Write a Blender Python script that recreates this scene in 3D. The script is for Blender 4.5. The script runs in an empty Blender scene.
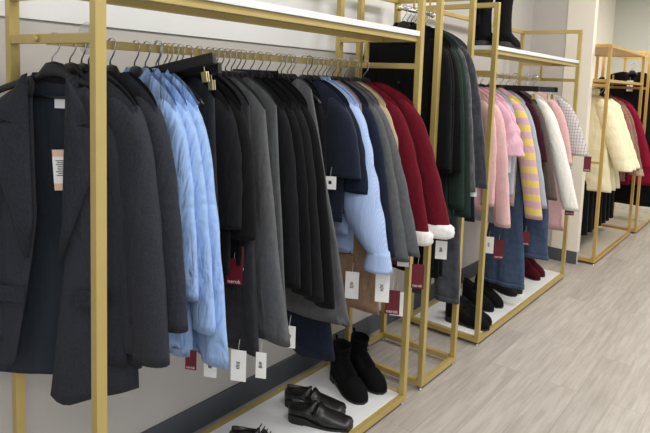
import bpy, bmesh, math, random
from mathutils import Vector, Matrix
random.seed(7)
PI = math.pi
S = bpy.context.scene
COL = S.collection

# ---------------------------------------------------------------- camera
CAM = Vector((-0.7073, -1.3142, 1.45))
yaw, pitch, roll = 0.6201, -0.0955, 0.0432
cy, sy, cp, sp = math.cos(yaw), math.sin(yaw), math.cos(pitch), math.sin(pitch)
Fv = Vector((cy*cp, sy*cp, sp)); Rv = Vector((sy, -cy, 0)); Uv = Rv.cross(Fv)
R2 = math.cos(roll)*Rv + math.sin(roll)*Uv
U2 = -math.sin(roll)*Rv + math.cos(roll)*Uv
cd = bpy.data.cameras.new('camera')
cam = bpy.data.objects.new('camera', cd); COL.objects.link(cam)
m = Matrix((( R2.x, U2.x, -Fv.x, CAM.x), (R2.y, U2.y, -Fv.y, CAM.y), (R2.z, U2.z, -Fv.z, CAM.z), (0, 0, 0, 1)))
cam.matrix_world = m
cd.sensor_width = 36; cd.sensor_fit = 'HORIZONTAL'
cd.lens = 573.46/650*36
cd.shift_x = (325-378.7)/650
cd.shift_y = (136.9-216.5)/650
cd.clip_start = 0.02
S.camera = cam

# ---------------------------------------------------------------- world, lights, exposure
W = bpy.data.worlds.new('world'); S.world = W; W.use_nodes = True
bg = W.node_tree.nodes['Background']
bg.inputs[0].default_value = (0.92, 0.95, 1.0, 1); bg.inputs[1].default_value = 0.7
S.view_settings.view_transform = 'Standard'; S.view_settings.look = 'None'
S.view_settings.gamma = 1; S.view_settings.exposure = 0.0; S.view_settings.use_curve_mapping = False
CEIL = 2.95

def area(name, loc, size, power, col=(1, 1, 1), rot=(0, 0, 0)):
    l = bpy.data.lights.new(name, 'AREA'); l.shape = 'RECTANGLE'; l.size = size[0]; l.size_y = size[1]
    l.energy = power; l.color = col
    o = bpy.data.objects.new(name, l); COL.objects.link(o); o.location = loc; o.rotation_euler = rot
    return o
area('ceiling_lamp_light', (0.3, -1.3, CEIL-.06), (1.2, .6), 30, (1, .98, .94))
area('ceiling_lamp_light', (2.6, -1.3, CEIL-.06), (1.2, .6), 40, (1, .97, .93))
area('ceiling_lamp_light', (5.2, -1.2, CEIL-.06), (1.2, .6), 34, (1, .91, .78))
area('ceiling_lamp_light', (4.9, .35, CEIL-.06), (.8, .35), 26, (1, .84, .62))
area('ceiling_lamp_light', (7.3, -.6, CEIL-.06), (1.0, .6), 30, (1, .98, .93))
area('ceiling_lamp_light', (-1.4, -2.6, CEIL-.06), (1.2, .6), 30, (1, .98, .95))

# ---------------------------------------------------------------- materials
def lin(c): return tuple(((x/255)/12.92 if x/255 <= .04045 else ((x/255+.055)/1.055)**2.4) for x in c)+(1,)
MC = {}
def N(nt, t, **k):
    n = nt.nodes.new(t)
    for a, b in k.items(): setattr(n, a, b)
    return n
def mat(name, rgb, rough=.6, metal=0, bump=0, scale=200, var=0, spec=.5, sheen=0, vscale=8, trans=0, alpha=1, emis=0, crumple=0):
    if name in MC: return MC[name]
    M = bpy.data.materials.new(name); M.use_nodes = True; nt = M.node_tree
    b = nt.nodes['Principled BSDF']
    b.inputs['Roughness'].default_value = rough; b.inputs['Metallic'].default_value = metal
    b.inputs['Specular IOR Level'].default_value = spec
    b.inputs['Sheen Weight'].default_value = sheen; b.inputs['Sheen Roughness'].default_value = .5
    b.inputs['Transmission Weight'].default_value = trans; b.inputs['Alpha'].default_value = alpha
    c = lin(rgb)
    tc = N(nt, 'ShaderNodeTexCoord')
    if var:
        no = N(nt, 'ShaderNodeTexNoise'); no.inputs['Scale'].default_value = vscale; no.inputs['Detail'].default_value = 6
        nt.links.new(tc.outputs['Object'], no.inputs['Vector'])
        r = N(nt, 'ShaderNodeValToRGB')
        r.color_ramp.elements[0].color = tuple(x*(1-var) for x in c[:3])+(1,)
        r.color_ramp.elements[1].color = tuple(min(1, x*(1+var)) for x in c[:3])+(1,)
        r.color_ramp.elements[0].position = .3; r.color_ramp.elements[1].position = .7
        nt.links.new(no.outputs[0], r.inputs[0]); nt.links.new(r.outputs[0], b.inputs['Base Color'])
    else:
        b.inputs['Base Color'].default_value = c
    last = None
    if crumple:
        n3 = N(nt, 'ShaderNodeTexNoise'); n3.inputs['Scale'].default_value = 9; n3.inputs['Detail'].default_value = 3; n3.inputs['Distortion'].default_value = .8
        mp = N(nt, 'ShaderNodeMapping'); mp.inputs['Scale'].default_value = (1.6, 1.6, .55)
        nt.links.new(tc.outputs['Object'], mp.inputs[0]); nt.links.new(mp.outputs[0], n3.inputs['Vector'])
        b3 = N(nt, 'ShaderNodeBump'); b3.inputs['Strength'].default_value = min(1, crumple); b3.inputs['Distance'].default_value = .03 if crumple < .9 else .04
        nt.links.new(n3.outputs[0], b3.inputs['Height']); last = b3
    if bump:
        n2 = N(nt, 'ShaderNodeTexNoise'); n2.inputs['Scale'].default_value = scale; n2.inputs['Detail'].default_value = 4
        nt.links.new(tc.outputs['Object'], n2.inputs['Vector'])
        bp = N(nt, 'ShaderNodeBump'); bp.inputs['Strength'].default_value = bump; bp.inputs['Distance'].default_value = .002
        nt.links.new(n2.outputs[0], bp.inputs['Height'])
        if last: nt.links.new(last.outputs[0], bp.inputs['Normal'])
        last = bp
    if last: nt.links.new(last.outputs[0], b.inputs['Normal'])
    MC[name] = M
    return M
def cloth(name, rgb, rough=.85, var=.12, bump=.5, sheen=.03, crumple=.45, scale=350, vscale=60):
    return mat('fabric_'+name, rgb, rough, 0, bump, scale, var, .12, sheen, vscale, crumple=crumple)
def pattern(name, kind, a, b_, sc):
    if name in MC: return MC[name]
    M = mat(name, a, .85, 0, .4, 300, 0, .2, .1, crumple=.3); nt = M.node_tree; b = nt.nodes['Principled BSDF']
    tc = [n for n in nt.nodes if n.type == 'TEX_COORD'][0]
    se = N(nt, 'ShaderNodeSeparateXYZ'); nt.links.new(tc.outputs['Object'], se.inputs[0])
    def band(ax, per, duty):
        mu = N(nt, 'ShaderNodeMath', operation='MULTIPLY'); mu.inputs[1].default_value = 1/per
        fr = N(nt, 'ShaderNodeMath', operation='FRACT'); lt = N(nt, 'ShaderNodeMath', operation='LESS_THAN'); lt.inputs[1].default_value = duty
        nt.links.new(se.outputs[ax], mu.inputs[0]); nt.links.new(mu.outputs[0], fr.inputs[0]); nt.links.new(fr.outputs[0], lt.inputs[0])
        return lt
    mx = N(nt, 'ShaderNodeMix', data_type='RGBA')
    mx.inputs[6].default_value = lin(a); mx.inputs[7].default_value = lin(b_)
    if kind == 'h': f = band('Z', sc, .5).outputs[0]
    elif kind == 'v': f = band('Y', sc, .35).outputs[0]
    elif kind == 'plaid':
        p = band('Z', sc, .16); q = band('Y', sc*.8, .2)
        ad = N(nt, 'ShaderNodeMath', operation='ADD'); nt.links.new(p.outputs[0], ad.inputs[0]); nt.links.new(q.outputs[0], ad.inputs[1])
        ml = N(nt, 'ShaderNodeMath', operation='MULTIPLY'); ml.inputs[1].default_value = .55; nt.links.new(ad.outputs[0], ml.inputs[0]); f = ml.outputs[0]
    else:
        vo = N(nt, 'ShaderNodeTexVoronoi'); vo.inputs['Scale'].default_value = sc; nt.links.new(tc.outputs['Object'], vo.inputs['Vector'])
        lt = N(nt, 'ShaderNodeMath', operation='LESS_THAN'); lt.inputs[1].default_value = .35; nt.links.new(vo.outputs['Distance'], lt.inputs[0]); f = lt.outputs[0]
    nt.links.new(f, mx.inputs[0]); nt.links.new(mx.outputs[2], b.inputs['Base Color'])
    return M

GOLD = mat('brass_lacquer', (194, 172, 106), .36, .35, .05, 60, .05, .5)
GOLD2 = mat('brass_lacquer_warm', (206, 172, 100), .36, .35, .05, 60, .05, .5)
WHITEB = mat('white_board', (226, 228, 230), .35, 0, 0, 1, .02, .5)
STEEL = mat('hook_steel', (205, 205, 205), .22, 1)
GOLDM = mat('gold_metal', (226, 212, 160), .3, .9)
BLKP = mat('black_hanger_plastic', (20, 20, 23), .42, 0, .1, 300)
CLEAR = mat('clear_plastic', (235, 238, 240), .08, 0, alpha=.35)
TAGW = mat('white_card', (238, 238, 236), .6)
TAGR = mat('crimson_card', (98, 14, 32), .5)
TAGP = mat('peach_card', (226, 190, 165), .6)
INK = mat('black_ink', (35, 35, 38), .7)
PALE = mat('pale_print', (235, 215, 215), .6)

# ---------------------------------------------------------------- mesh helpers
def link(name, verts, faces, M, parent=None, smooth=False, label=None):
    me = bpy.data.meshes.new(name); me.from_pydata([tuple(v) for v in verts], [], faces); me.validate()
    bm = bmesh.new(); bm.from_mesh(me); bmesh.ops.recalc_face_normals(bm, faces=bm.faces[:]); bm.to_mesh(me); bm.free()
    me.materials.append(M)
    if smooth:
        for p in me.polygons: p.use_smooth = True
    o = bpy.data.objects.new(name, me); COL.objects.link(o)
    if parent: o.parent = parent
    if label: o['label'] = label
    return o
class MB:
    def __init__(s): s.v = []; s.f = []
    def add(s, vs, fs):
        n = len(s.v); s.v += [tuple(v) for v in vs]; s.f += [tuple(i+n for i in f) for f in fs]; return s
    def box(s, a, b, bev=0.0):
        x0, y0, z0 = a; x1, y1, z1 = b
        bm = bmesh.new(); bmesh.ops.create_cube(bm, size=1)
        for v in bm.verts:
            v.co = Vector(((x0+x1)/2+v.co.x*(x1-x0), (y0+y1)/2+v.co.y*(y1-y0), (z0+z1)/2+v.co.z*(z1-z0)))
        if bev: bmesh.ops.bevel(bm, geom=bm.edges[:], offset=bev, segments=2, affect='EDGES', profile=.7)
        bm.verts.index_update()
        s.add([v.co.copy() for v in bm.verts], [[v.index for v in f.verts] for f in bm.faces]); bm.free(); return s
    def tube(s, pts, r, n=8, caps=True):
        pts = [Vector(p) for p in pts]; rr = r if isinstance(r, (list, tuple)) else [r]*len(pts)
        vs = []; fs = []; prev = None
        for i, p in enumerate(pts):
            d = (pts[min(i+1, len(pts)-1)]-pts[max(i-1, 0)]).normalized()
            if prev is None:
                up = Vector((0, 0, 1)) if abs(d.z) < .9 else Vector((1, 0, 0)); a = d.cross(up).normalized()
            else: a = (prev-d*prev.dot(d)).normalized()
            prev = a; b = d.cross(a)
            for k in range(n):
                t = 2*PI*k/n; vs.append(p+(a*math.cos(t)+b*math.sin(t))*rr[i])
        for i in range(len(pts)-1):
            for k in range(n):
                fs.append((i*n+k, i*n+(k+1) % n, (i+1)*n+(k+1) % n, (i+1)*n+k))
        if caps: fs.append(tuple(range(n))[::-1]); fs.append(tuple((len(pts)-1)*n+k for k in range(n)))
        return s.add(vs, fs)
    def ball(s, c, r, n=12):
        pts = []; rad = []
        for i in range(n+1):
            t = PI*i/n; pts.append((c[0]-r*math.cos(t), c[1], c[2])); rad.append(max(r*math.sin(t), r*.02))
        return s.tube(pts, rad, 12)
    def loft(s, rings, cap0=True, cap1=True, closed=True):
        n = len(rings[0]); vs = [p for r in rings for p in r]; fs = []
        for i in range(len(rings)-1):
            for k in range(n if closed else n-1):
                fs.append((i*n+k, i*n+(k+1) % n, (i+1)*n+(k+1) % n, (i+1)*n+k))
        if cap0: fs.append(tuple(range(n))[::-1])
        if cap1: fs.append(tuple((len(rings)-1)*n+k for k in range(n)))
        return s.add(vs, fs)
    def build(s, name, M, parent=None, smooth=False, label=None):
        return link(name, s.v, s.f, M, parent, smooth, label)
def thing(name, label, cat, loc=(0, 0, 0), rz=0, group=None):
    o = bpy.data.objects.new(name, None); COL.objects.link(o); o.empty_display_size = .05
    o.location = loc; o.rotation_euler = (0, 0, rz); o['label'] = label; o['category'] = cat
    if group: o['group'] = group
    return o
def tag(o, label, cat, group=None):
    o['label'] = label; o['category'] = cat
    if group: o['group'] = group
    return o
def struct(o): o['kind'] = 'structure'; return o

# ---------------------------------------------------------------- room
YW = .5487
def floor_mat():
    M = bpy.data.materials.new('vinyl_planks'); M.use_nodes = True; nt = M.node_tree; b = nt.nodes['Principled BSDF']
    tc = N(nt, 'ShaderNodeTexCoord')
    br = N(nt, 'ShaderNodeTexBrick'); br.offset = .37; br.inputs['Scale'].default_value = 1
    br.inputs['Brick Width'].default_value = 1.25; br.inputs['Row Height'].default_value = .15
    br.inputs['Mortar Size'].default_value = .0012; br.inputs['Bias'].default_value = 0
    br.inputs['Color1'].default_value = (0, 0, 0, 1); br.inputs['Color2'].default_value = (1, 1, 1, 1); br.inputs['Mortar'].default_value = (.5, .5, .5, 1)
    nt.links.new(tc.outputs['Object'], br.inputs['Vector'])
    sep = N(nt, 'ShaderNodeSeparateColor'); nt.links.new(br.outputs['Color'], sep.inputs[0])
    # grain: stretched noise, shifted per plank
    mu = N(nt, 'ShaderNodeMath', operation='MULTIPLY'); mu.inputs[1].default_value = 13; nt.links.new(sep.outputs[0], mu.inputs[0])
    cb = N(nt, 'ShaderNodeCombineXYZ'); nt.links.new(mu.outputs[0], cb.inputs[2])
    ad = N(nt, 'ShaderNodeVectorMath', operation='ADD'); nt.links.new(tc.outputs['Object'], ad.inputs[0]); nt.links.new(cb.outputs[0], ad.inputs[1])
    mp = N(nt, 'ShaderNodeMapping'); mp.inputs['Scale'].default_value = (2.0, 22, 1); nt.links.new(ad.outputs[0], mp.inputs[0])
    no = N(nt, 'ShaderNodeTexNoise'); no.inputs['Scale'].default_value = 1.8; no.inputs['Detail'].default_value = 8; no.inputs['Roughness'].default_value = .62; no.inputs['Distortion'].default_value = .35
    nt.links.new(mp.outputs[0], no.inputs['Vector'])
    r = N(nt, 'ShaderNodeValToRGB'); e = r.color_ramp.elements
    e[0].position = .34; e[0].color = lin((163, 156, 149)); e[1].position = .64; e[1].color = lin((187, 181, 174))
    nt.links.new(no.outputs[0], r.inputs[0])
    r2 = N(nt, 'ShaderNodeMapRange'); r2.inputs[3].default_value = .9; r2.inputs[4].default_value = 1.07
    nt.links.new(sep.outputs[0], r2.inputs[0])
    vm = N(nt, 'ShaderNodeVectorMath', operation='SCALE'); nt.links.new(r.outputs[0], vm.inputs[0]); nt.links.new(r2.outputs[0], vm.inputs['Scale'])
    mx = N(nt, 'ShaderNodeMix', data_type='RGBA'); mx.inputs[7].default_value = lin((150, 143, 135))
    nt.links.new(br.outputs['Fac'], mx.inputs[0]); nt.links.new(vm.outputs[0], mx.inputs[6]); nt.links.new(mx.outputs[2], b.inputs['Base Color'])
    b.inputs['Roughness'].default_value = .42; b.inputs['Specular IOR Level'].default_value = .4
    bp = N(nt, 'ShaderNodeBump'); bp.inputs['Strength'].default_value = .12; bp.inputs['Distance'].default_value = .002
    nt.links.new(no.outputs[0], bp.inputs['Height']); nt.links.new(bp.outputs[0], b.inputs['Normal'])
    return M
GREYW = mat('wall_paint_grey', (200, 195, 188), .75, 0, .08, 120, .02)
WHITEW = mat('wall_paint_white', (236, 236, 234), .7, 0, .08, 120, .01)
BEIGEW = mat('wall_paint_cream', (246, 238, 222), .7, 0, .05, 120, .01)
BASEM = mat('baseboard_slate', (84, 88, 94), .5, 0, .05, 100, .03)
def sbox(name, a, b, M, bev=0): o = MB().box(a, b, bev).build(name, M); return struct(o)
sbox('floor', (-3, -3.5, -.05), (9, 1.2, 0), floor_mat())
sbox('ceiling', (-3, -3.5, CEIL), (9, 1.2, CEIL+.05), WHITEW)
sbox('wall_left', (-3, YW, 0), (4.1, YW+.1, CEIL), GREYW)
sbox('wall_panel_upper', (-3, YW-.01, 1.592), (2.55, YW, CEIL), WHITEW)
sbox('wall_partition', (4.1, .034, 0), (4.16, YW+.1, CEIL), GREYW)
sbox('trim_1', (4.092, .03, .1), (4.17, .25, CEIL), BEIGEW, .002)
sbox('baseboard_left', (-3, YW-.013, 0), (4.1, YW, .107), BASEM, .002)
sbox('baseboard_partition', (4.088, .03, 0), (4.1, YW-.013, .107), BASEM, .002)
sbox('wall_alcove', (4.16, 1.0, 0), (9, 1.1, CEIL), BEIGEW)
sbox('wall_back', (8.6, -3.5, 0), (8.7, 1.0, CEIL), mat('wall_paint_pale_green', (205, 208, 200), .7, 0, .05, 120, .01))
LAMPM = mat('lamp_panel', (255, 250, 240), .5)
LB = LAMPM.node_tree.nodes['Principled BSDF']; LB.inputs['Emission Color'].default_value = (1, .97, .9, 1); LB.inputs['Emission Strength'].default_value = 3
for i, (x, y) in enumerate(((.3, -1.3), (2.6, -1.3), (5.2, -1.2), (-1.4, -2.6))):
    pl = thing('ceiling_lamp', ['square ceiling panel lamp over the near end of the aisle', 'ceiling panel lamp over the middle of the aisle', 'ceiling panel lamp over the far end of the aisle', 'ceiling panel lamp behind the viewer'][i], 'lamp', (x, y, CEIL))
    MB().box((-.62, -.32, -.03), (.62, .32, 0), .004).build('frame', WHITEB, pl)
    MB().box((-.59, -.29, -.036), (.59, .29, -.028)).build('diffuser', LAMPM, pl)

# ---------------------------------------------------------------- racks
ZR, ZS, ZT = 1.5234, 1.672, 1.884
PW = .0265/2
def bar(mb, a, b, w=PW, h=None):
    h = h or w
    lo = [min(a[i], b[i]) for i in range(3)]; hi = [max(a[i], b[i]) for i in range(3)]
    d = max(range(3), key=lambda i: hi[i]-lo[i])
    for i in range(3):
        if i != d:
            k = h if i == 2 else w
            lo[i] -= k; hi[i] += k
    return mb.box(lo, hi, .0022)
def rack(label, x0, L, y0, D=.447, rail=True, shelf=True, traybd=True, M=GOLD, kind='std', trayM=None, topz=ZT, railz=ZR):
    t = thing('clothes_rack', label, 'clothes rack', (x0, y0, 0), 0, 'gold frame clothes racks')
    for nm, x, y in (('post', 0, 0), ('post', 0, D), ('post', L, 0), ('post', L, D)):
        mb = MB(); bar(mb, (x, y, .018), (x, y, topz+PW)); p = mb.build('post', M, t)
        f = MB(); f.tube([(x, y, 0), (x, y, .004), (x, y, .006), (x, y, .018)], [.013, .013, .006, .006], 12); f.build('foot', STEEL, p, True)
    zb = .031
    for a, b in (((PW, 0, zb), (L-PW, 0, zb)), ((PW, D, zb), (L-PW, D, zb))):
        mb = MB(); bar(mb, a, b); mb.build('base_beam', M, t)
    for x in (0, L):
        mb = MB(); bar(mb, (x, PW, zb), (x, D-PW, zb)); mb.build('base_beam', M, t)
        mb = MB(); bar(mb, (x, PW, topz), (x, D-PW, topz)); mb.build('top_beam', M, t)
    mb = MB(); bar(mb, (PW, D, topz), (L-PW, D, topz)); mb.build('top_beam', M, t)
    if traybd:
        MB().box((PW, .012, .034), (L-PW, D-.02, .047), .001).build('tray', trayM or WHITEB, t)
    if shelf:
        for y in (.012, .2):
            mb = MB(); bar(mb, (PW, y, ZS-.034), (L-PW, y, ZS-.034), .009, .011); mb.build('shelf_beam', M, t)
        for x in (0, L):
            mb = MB(); bar(mb, (x, PW, ZS-.034), (x, D-PW, ZS-.034), .011, .011); mb.build('shelf_beam', M, t)
        MB().box((PW, -.008, ZS-.022), (L-PW, .207, ZS), .002).build('shelf_board', WHITEB, t)
    if rail:
        yr = .274
        for x in (0, L):
            mb = MB(); bar(mb, (x, PW, railz), (x, D-PW, railz), .0115, .012); mb.build('cross_beam', M, t)
            s = -1 if x == 0 else 1
            bo = MB(); bo.tube([(x+s*.0115, yr, railz), (x+s*.018, yr, railz), (x+s*.021, yr, railz)], [.009, .009, .004], 12); bo.build('bolt', M, t, True)
        mb = MB(); bar(mb, (0.012, yr, railz-.002), (L-.012, yr, railz-.002), .009, .012); mb.build('rail', M, t)
        mb = MB(); bar(mb, (L-.012, yr, railz+.01), (L-.012, yr, ZS-.045), .008, .01); mb.build('rail_support', M, t)
    return t
rA = rack('gold frame clothes rack nearest the viewer with dark suits and blue shirts', 0, 1.407, 0)
rB = rack('narrow tall gold clothes rack without tray in the middle of the row', 1.563, .321, 0, rail=False, shelf=False, traybd=False)
# B hanging rod with ball ends on two droppers
rz_ = 1.80
mb = MB(); mb.tube([(-.0, .215, rz_), (.29, .215, rz_)], .009, 12); rod = mb.build('rod', STEEL, rB, True)
mb = MB(); mb.ball((-.008, .215, rz_), .016); mb.ball((.298, .215, rz_), .014); mb.build('ball_end', GOLDM, rB, True)
for x in (0.12, .27):
    mb = MB(); bar(mb, (x, .215, rz_+.005), (x, .215, 1.9), .004); mb.build('dropper', GOLD, rB)
mb = MB(); bar(mb, (PW, .215, 1.9), (.321-PW, .215, 1.9), .008); mb.build('top_beam', M=GOLD, parent=rB)
rC = rack('gold frame clothes rack with pastel tops and jeans above a white shoe tray', 2.168, 1.479, 0)
TRAYB = mat('tray_beige', (190, 182, 166), .5)
rD = rack('gold clothes rack with cream puffer coats beyond the partition wall', 4.19, 1.296, -.085, rail=True, shelf=False, M=GOLD2, trayM=TRAYB, topz=1.822, railz=1.50)
TOPB = mat('top_board_beige', (205, 190, 165), .5)
MB().box((PW, .0, 1.815), (1.296-PW, .447, 1.83), .001).build('top_board', TOPB, rD)
for z in (1.54,):
    MB().box((.0, -.012, z-.012), (1.296, .35, z+.012), .001).build('shelf_board', GOLD2, rD)
mb = MB(); bar(mb, (0, PW, .86), (0, .447-PW, .86), .01); mb.build('cross_beam', GOLD2, rD)
mb = MB(); bar(mb, (.012, .274, .86), (1.28, .274, .86), .009); mb.build('rail', GOLD2, rD)
mb = MB(); bar(mb, (PW, 0, 1.822), (1.296-PW, 0, 1.822)); mb.build('top_beam', GOLD2, rD)
rE = rack('gold clothes rack at the far right with black and crimson coats', 5.6, .95, -.12, rail=True, shelf=False, M=GOLD2, trayM=TRAYB, topz=1.86, railz=1.5)

# ---------------------------------------------------------------- hangers
def hook_mb(bar_h=.012, bar_w=.009, z0=-.058, ang=0):
    mb = MB(); r = .0185; pts = []
    a0, a1 = math.radians(-35), math.radians(205)
    for i in range(13):
        a = a0+(a1-a0)*i/12
        pts.append((0, -r*math.cos(a), r*math.sin(a)+.0))
    pts = pts[::-1]
    # tail drops from the ring to the stem
    pts = pts + [(0, -.013, -.021), (0, -.007, -.030), (0, .007, z0+.012), (0, .009, z0-.012)]
    mb.tube(pts, .0022, 6)
    return mb
HC = {}
def hanger(x, y, z, rz, label, group, wid=.19, drop=.055, M=BLKP, hookM=STEEL, kind='suit', depth=.03):
    t = thing('clothes_hanger', label, 'hanger', (x, y, z), rz, group)
    hook_mb().build('hook', hookM, t, True)
    mb = MB()
    if kind == 'clip':
        mb.box((-.008, -wid, -.092), (.008, wid, -.058), .004)
        mb.build('crossbar', M, t)
        for s in (-1, 1):
            c = MB(); y0 = s*wid*.8
            c.tube([(0, y0, -.08), (0, y0, -.10), (.004, y0+.004, -.112)], .0017, 6)
            c.box((-.006, y0-.010, -.138), (-.002, y0+.010, -.108), .001)
            c.box((.002, y0-.010, -.138), (.006, y0+.010, -.108), .001)
            c.build('clip', GOLDM, t)
        return t
    rings = []
    n = 16
    for i in range(n+1):
        u = -1+2*i/n; a = abs(u); yy = u*wid
        zc = -.103-drop*max(0, (a*wid-.055)/(wid-.03))**1.2+.026*math.exp(-(a*wid/.036)**4)
        hh = .010+.012*math.exp(-(a*wid/.04)**4); ww = min(depth/2, .0045+.002*a+.004*math.exp(-(a*wid/.04)**4))
        if i in (0, n): hh *= .5; ww *= .6
        rings.append([(ww*math.cos(k*PI/5)-.0*a, yy+(.013 if a<.3 else 0)*0, zc+hh*math.sin(k*PI/5)) for k in range(10)])
    mb.loft(rings).build('shoulder_bar', M, t, True)
    b2 = MB(); b2.tube([(0, -wid*.72, -.115-drop*.6), (0, wid*.72, -.115-drop*.6)], .004, 6); b2.build('trouser_bar', M, t, True)
    return t

# ---------------------------------------------------------------- garments
def sgn(v): return 1 if v >= 0 else -1
def body(parent, name, M, ws=.19, wh=.22, top=-.07, L=.8, drop=.055, T=.02, nd=.05, nw=.06, fold=.006, nf=3, seed=0, waist=.0, curve=0, hemtilt=0, xo=0, label=None, Th=None):
    rnd = random.Random(seed); n, m_ = 44, 26; p1, p2 = rnd.random()*6, rnd.random()*6
    vs = []; Th = Th or T
    for j in range(m_+1):
        t = j/m_; t_ = t**1.25
        w = ws+(wh-ws)*t_ - waist*math.sin(PI*min(1, t*1.6))**2
        for k in range(n):
            a = 2*PI*k/n; c, s = math.cos(a), math.sin(a)
            wc = w if c > 0 else min(w, .243)
            u = wc*sgn(c)*abs(c)**.8
            au = abs(u)/wc
            zt = 0 if abs(u) < nw else -drop*((abs(u)-nw)/(ws-nw))**1.25
            zt -= .02*au**8
            if abs(u) < nw:
                dip = (1-(u/nw)**2)
                zt -= (nd if s < 0 else nd*.22)*dip**.8    # s<0 : front (towards -x)
            zb = -L + curve*au**2*0.6 + hemtilt*(u/w)
            z = zt*(1-t_)+zb*t_
            tt = (T+(Th-T)*t)*(1-.45*math.exp(-t*14)*(1 if abs(u) > nw else .5))*(1-au**6*.3*math.exp(-t*8))
            v = -(-s)*max(tt, .004)*abs(s)**-.3 if abs(s) > 1e-3 else 0
            v += fold*t**.8*(math.sin(nf*u/w*2.2+p1+t)+.6*math.sin(nf*1.9*u/w*2.2+p2-t*1.5))
            v += .35*fold*math.sin(6*t*2+u*9+p1)*t
            vs.append((xo+v, -u, top+z))
    fs = []
    for j in range(m_):
        for k in range(n): fs.append((j*n+k, j*n+(k+1) % n, (j+1)*n+(k+1) % n, (j+1)*n+k))
    # turned-up hem inside
    q = m_*n; base = len(vs)
    for k in range(n):
        x, y, z = vs[q+k]; vs.append((xo+(x-xo)*.55, y*.97, z+.012))
    for k in range(n): fs.append((q+k, q+(k+1) % n, base+(k+1) % n, base+k))
    fs.append(tuple(base+k for k in range(n)))
    return link(name, vs, fs, M, parent, True, label)
def sleeve(parent, M, side, ws=.19, top=-.07, drop=.055, L=.55, out=.12, ru=(.048, .042), rv=(.026, .022), fwd=0, puff=0, seed=0, wr=.05, xo=0, flare=0):
    rnd = random.Random(seed*7+side+3); p = rnd.random()*6; p2 = rnd.random()*6
    n, m_ = 18, 26; rings = []
    for j in range(m_+1):
        t = j/m_
        d_ = L*t
        outer = ws-.045+(.078 if side > 0 else .06)*(1-math.exp(-d_/.06))+(out if side > 0 else min(out, 0))*t+.006*math.sin(PI*t)
        cz = top-drop+.004-L*t*.995
        g = min(1, (t*L+.004)/.05); cap = math.sin(g*PI/2)**.7
        a_ = (ru[0]+(ru[1]-ru[0])*t+puff*math.sin(PI*t**1.8)+flare*t*t)*(.25+.75*cap)
        b_ = (rv[0]+(rv[1]-rv[0])*t+puff*.5*math.sin(PI*t**1.8)+flare*.3*t*t)*(.25+.75*cap)
        a_ = min(a_, .022+d_*.55) if d_ < .1 else a_
        cu = outer-a_
        ring = []
        for k in range(n):
            a = 2*PI*k/n
            q = 1+wr*math.sin(3*a+p+4*t)*min(1, 2*t)+wr*.8*math.sin(26*t+2*a+p2)*math.exp(-((t-.5)/.35)**2)
            ring.append((xo-fwd*t*t+b_*q*math.sin(a), -side*(cu+a_*q*math.cos(a)), cz-.012*math.cos(a)*(t > .95)*0))
        rings.append(ring)
    last = rings[-1]; cx = sum(v[0] for v in last)/n; cyy = sum(v[1] for v in last)/n
    rings.append([(cx+(v[0]-cx)*.8, cyy+(v[1]-cyy)*.8, v[2]+.004) for v in last])
    rings.append([(cx+(v[0]-cx)*.75, cyy+(v[1]-cyy)*.75, v[2]+.03) for v in last])
    mb = MB().loft(rings)
    return mb.build('sleeve', M, parent, True), (cx, cyy, last[0][2], b_, a_)
def cuff(parent, M, end, h=.05, grow=1.12, fluff=0, seed=0, angle=0, ext=.02):
    cx, cyy, cz, b_, a_ = end; n = 24; rings = []; rnd = random.Random(seed)
    for j in range(7):
        t = j/6; g = grow*(1-.25*(abs(t-.5)*2)**4) if fluff else grow*(.86+.3*t)
        r = []
        for k in range(n):
            a = 2*PI*k/n; f = 1+(rnd.random()-.5)*fluff
            r.append((cx+b_*g*f*math.sin(a), cyy+a_*g*f*math.cos(a), cz+ext-(h)*t))
        rings.append(r)
    return MB().loft(rings).build('cuff', M, parent, True)
def collar(parent, M, kind, top=-.07, nw=.06, xo=0, T=.018, hgt=.035):
    n = 28; rings = []
    if kind == 'stand': prof = [(0, -.02), (.002, hgt-.016), (.006, hgt-.014), (.006, -.02)]
    elif kind == 'fur': prof = [(-.004, 0), (-.002, hgt), (.02, hgt+.01), (.032, hgt*.5), (.03, -.015), (.008, -.02)]
    else: prof = [(0, -.02), (.001, hgt*.1), (.005, hgt*.25), (.012, 0), (.022, -.03), (.016, -.032)]
    a0, a1 = math.radians(-62), math.radians(242)
    rings = []
    for i in range(n+1):
        a = a0+(a1-a0)*i/n          # 90deg = back (+x)
        c, s = math.cos(a), math.sin(a)
        front = max(0, -s)
        r = []
        for (o, h) in prof:
            yy = c*(nw*.82+o*.8); xx = s*(T+o)
            z = top+h-.045*front**1.2-(.02*front if (kind == 'shirt' and o > .012) else 0)
            if kind == 'shirt' and o > .01: xx -= .010*front; z -= .012*front
            r.append((xo+xx, yy, z))
        rings.append(r)
    return MB().loft(rings).build('collar', M, parent, True)
def text_mesh(name, s, size, M, parent, loc, rot):
    cu = bpy.data.curves.new(name, 'FONT'); cu.body = s; cu.size = size; cu.align_x = 'CENTER'; cu.align_y = 'CENTER'; cu.extrude = .0001
    cu.materials.append(M)
    tmp = bpy.data.objects.new(name+'_curve', cu); COL.objects.link(tmp)
    dg = bpy.context.evaluated_depsgraph_get(); me = bpy.data.meshes.new_from_object(tmp.evaluated_get(dg))
    bpy.data.objects.remove(tmp); bpy.data.curves.remove(cu)
    if not me.materials: me.materials.append(M)
    o = bpy.data.objects.new(name, me); COL.objects.link(o); o.parent = parent; o.location = loc; o.rotation_euler = rot
    return o
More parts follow.
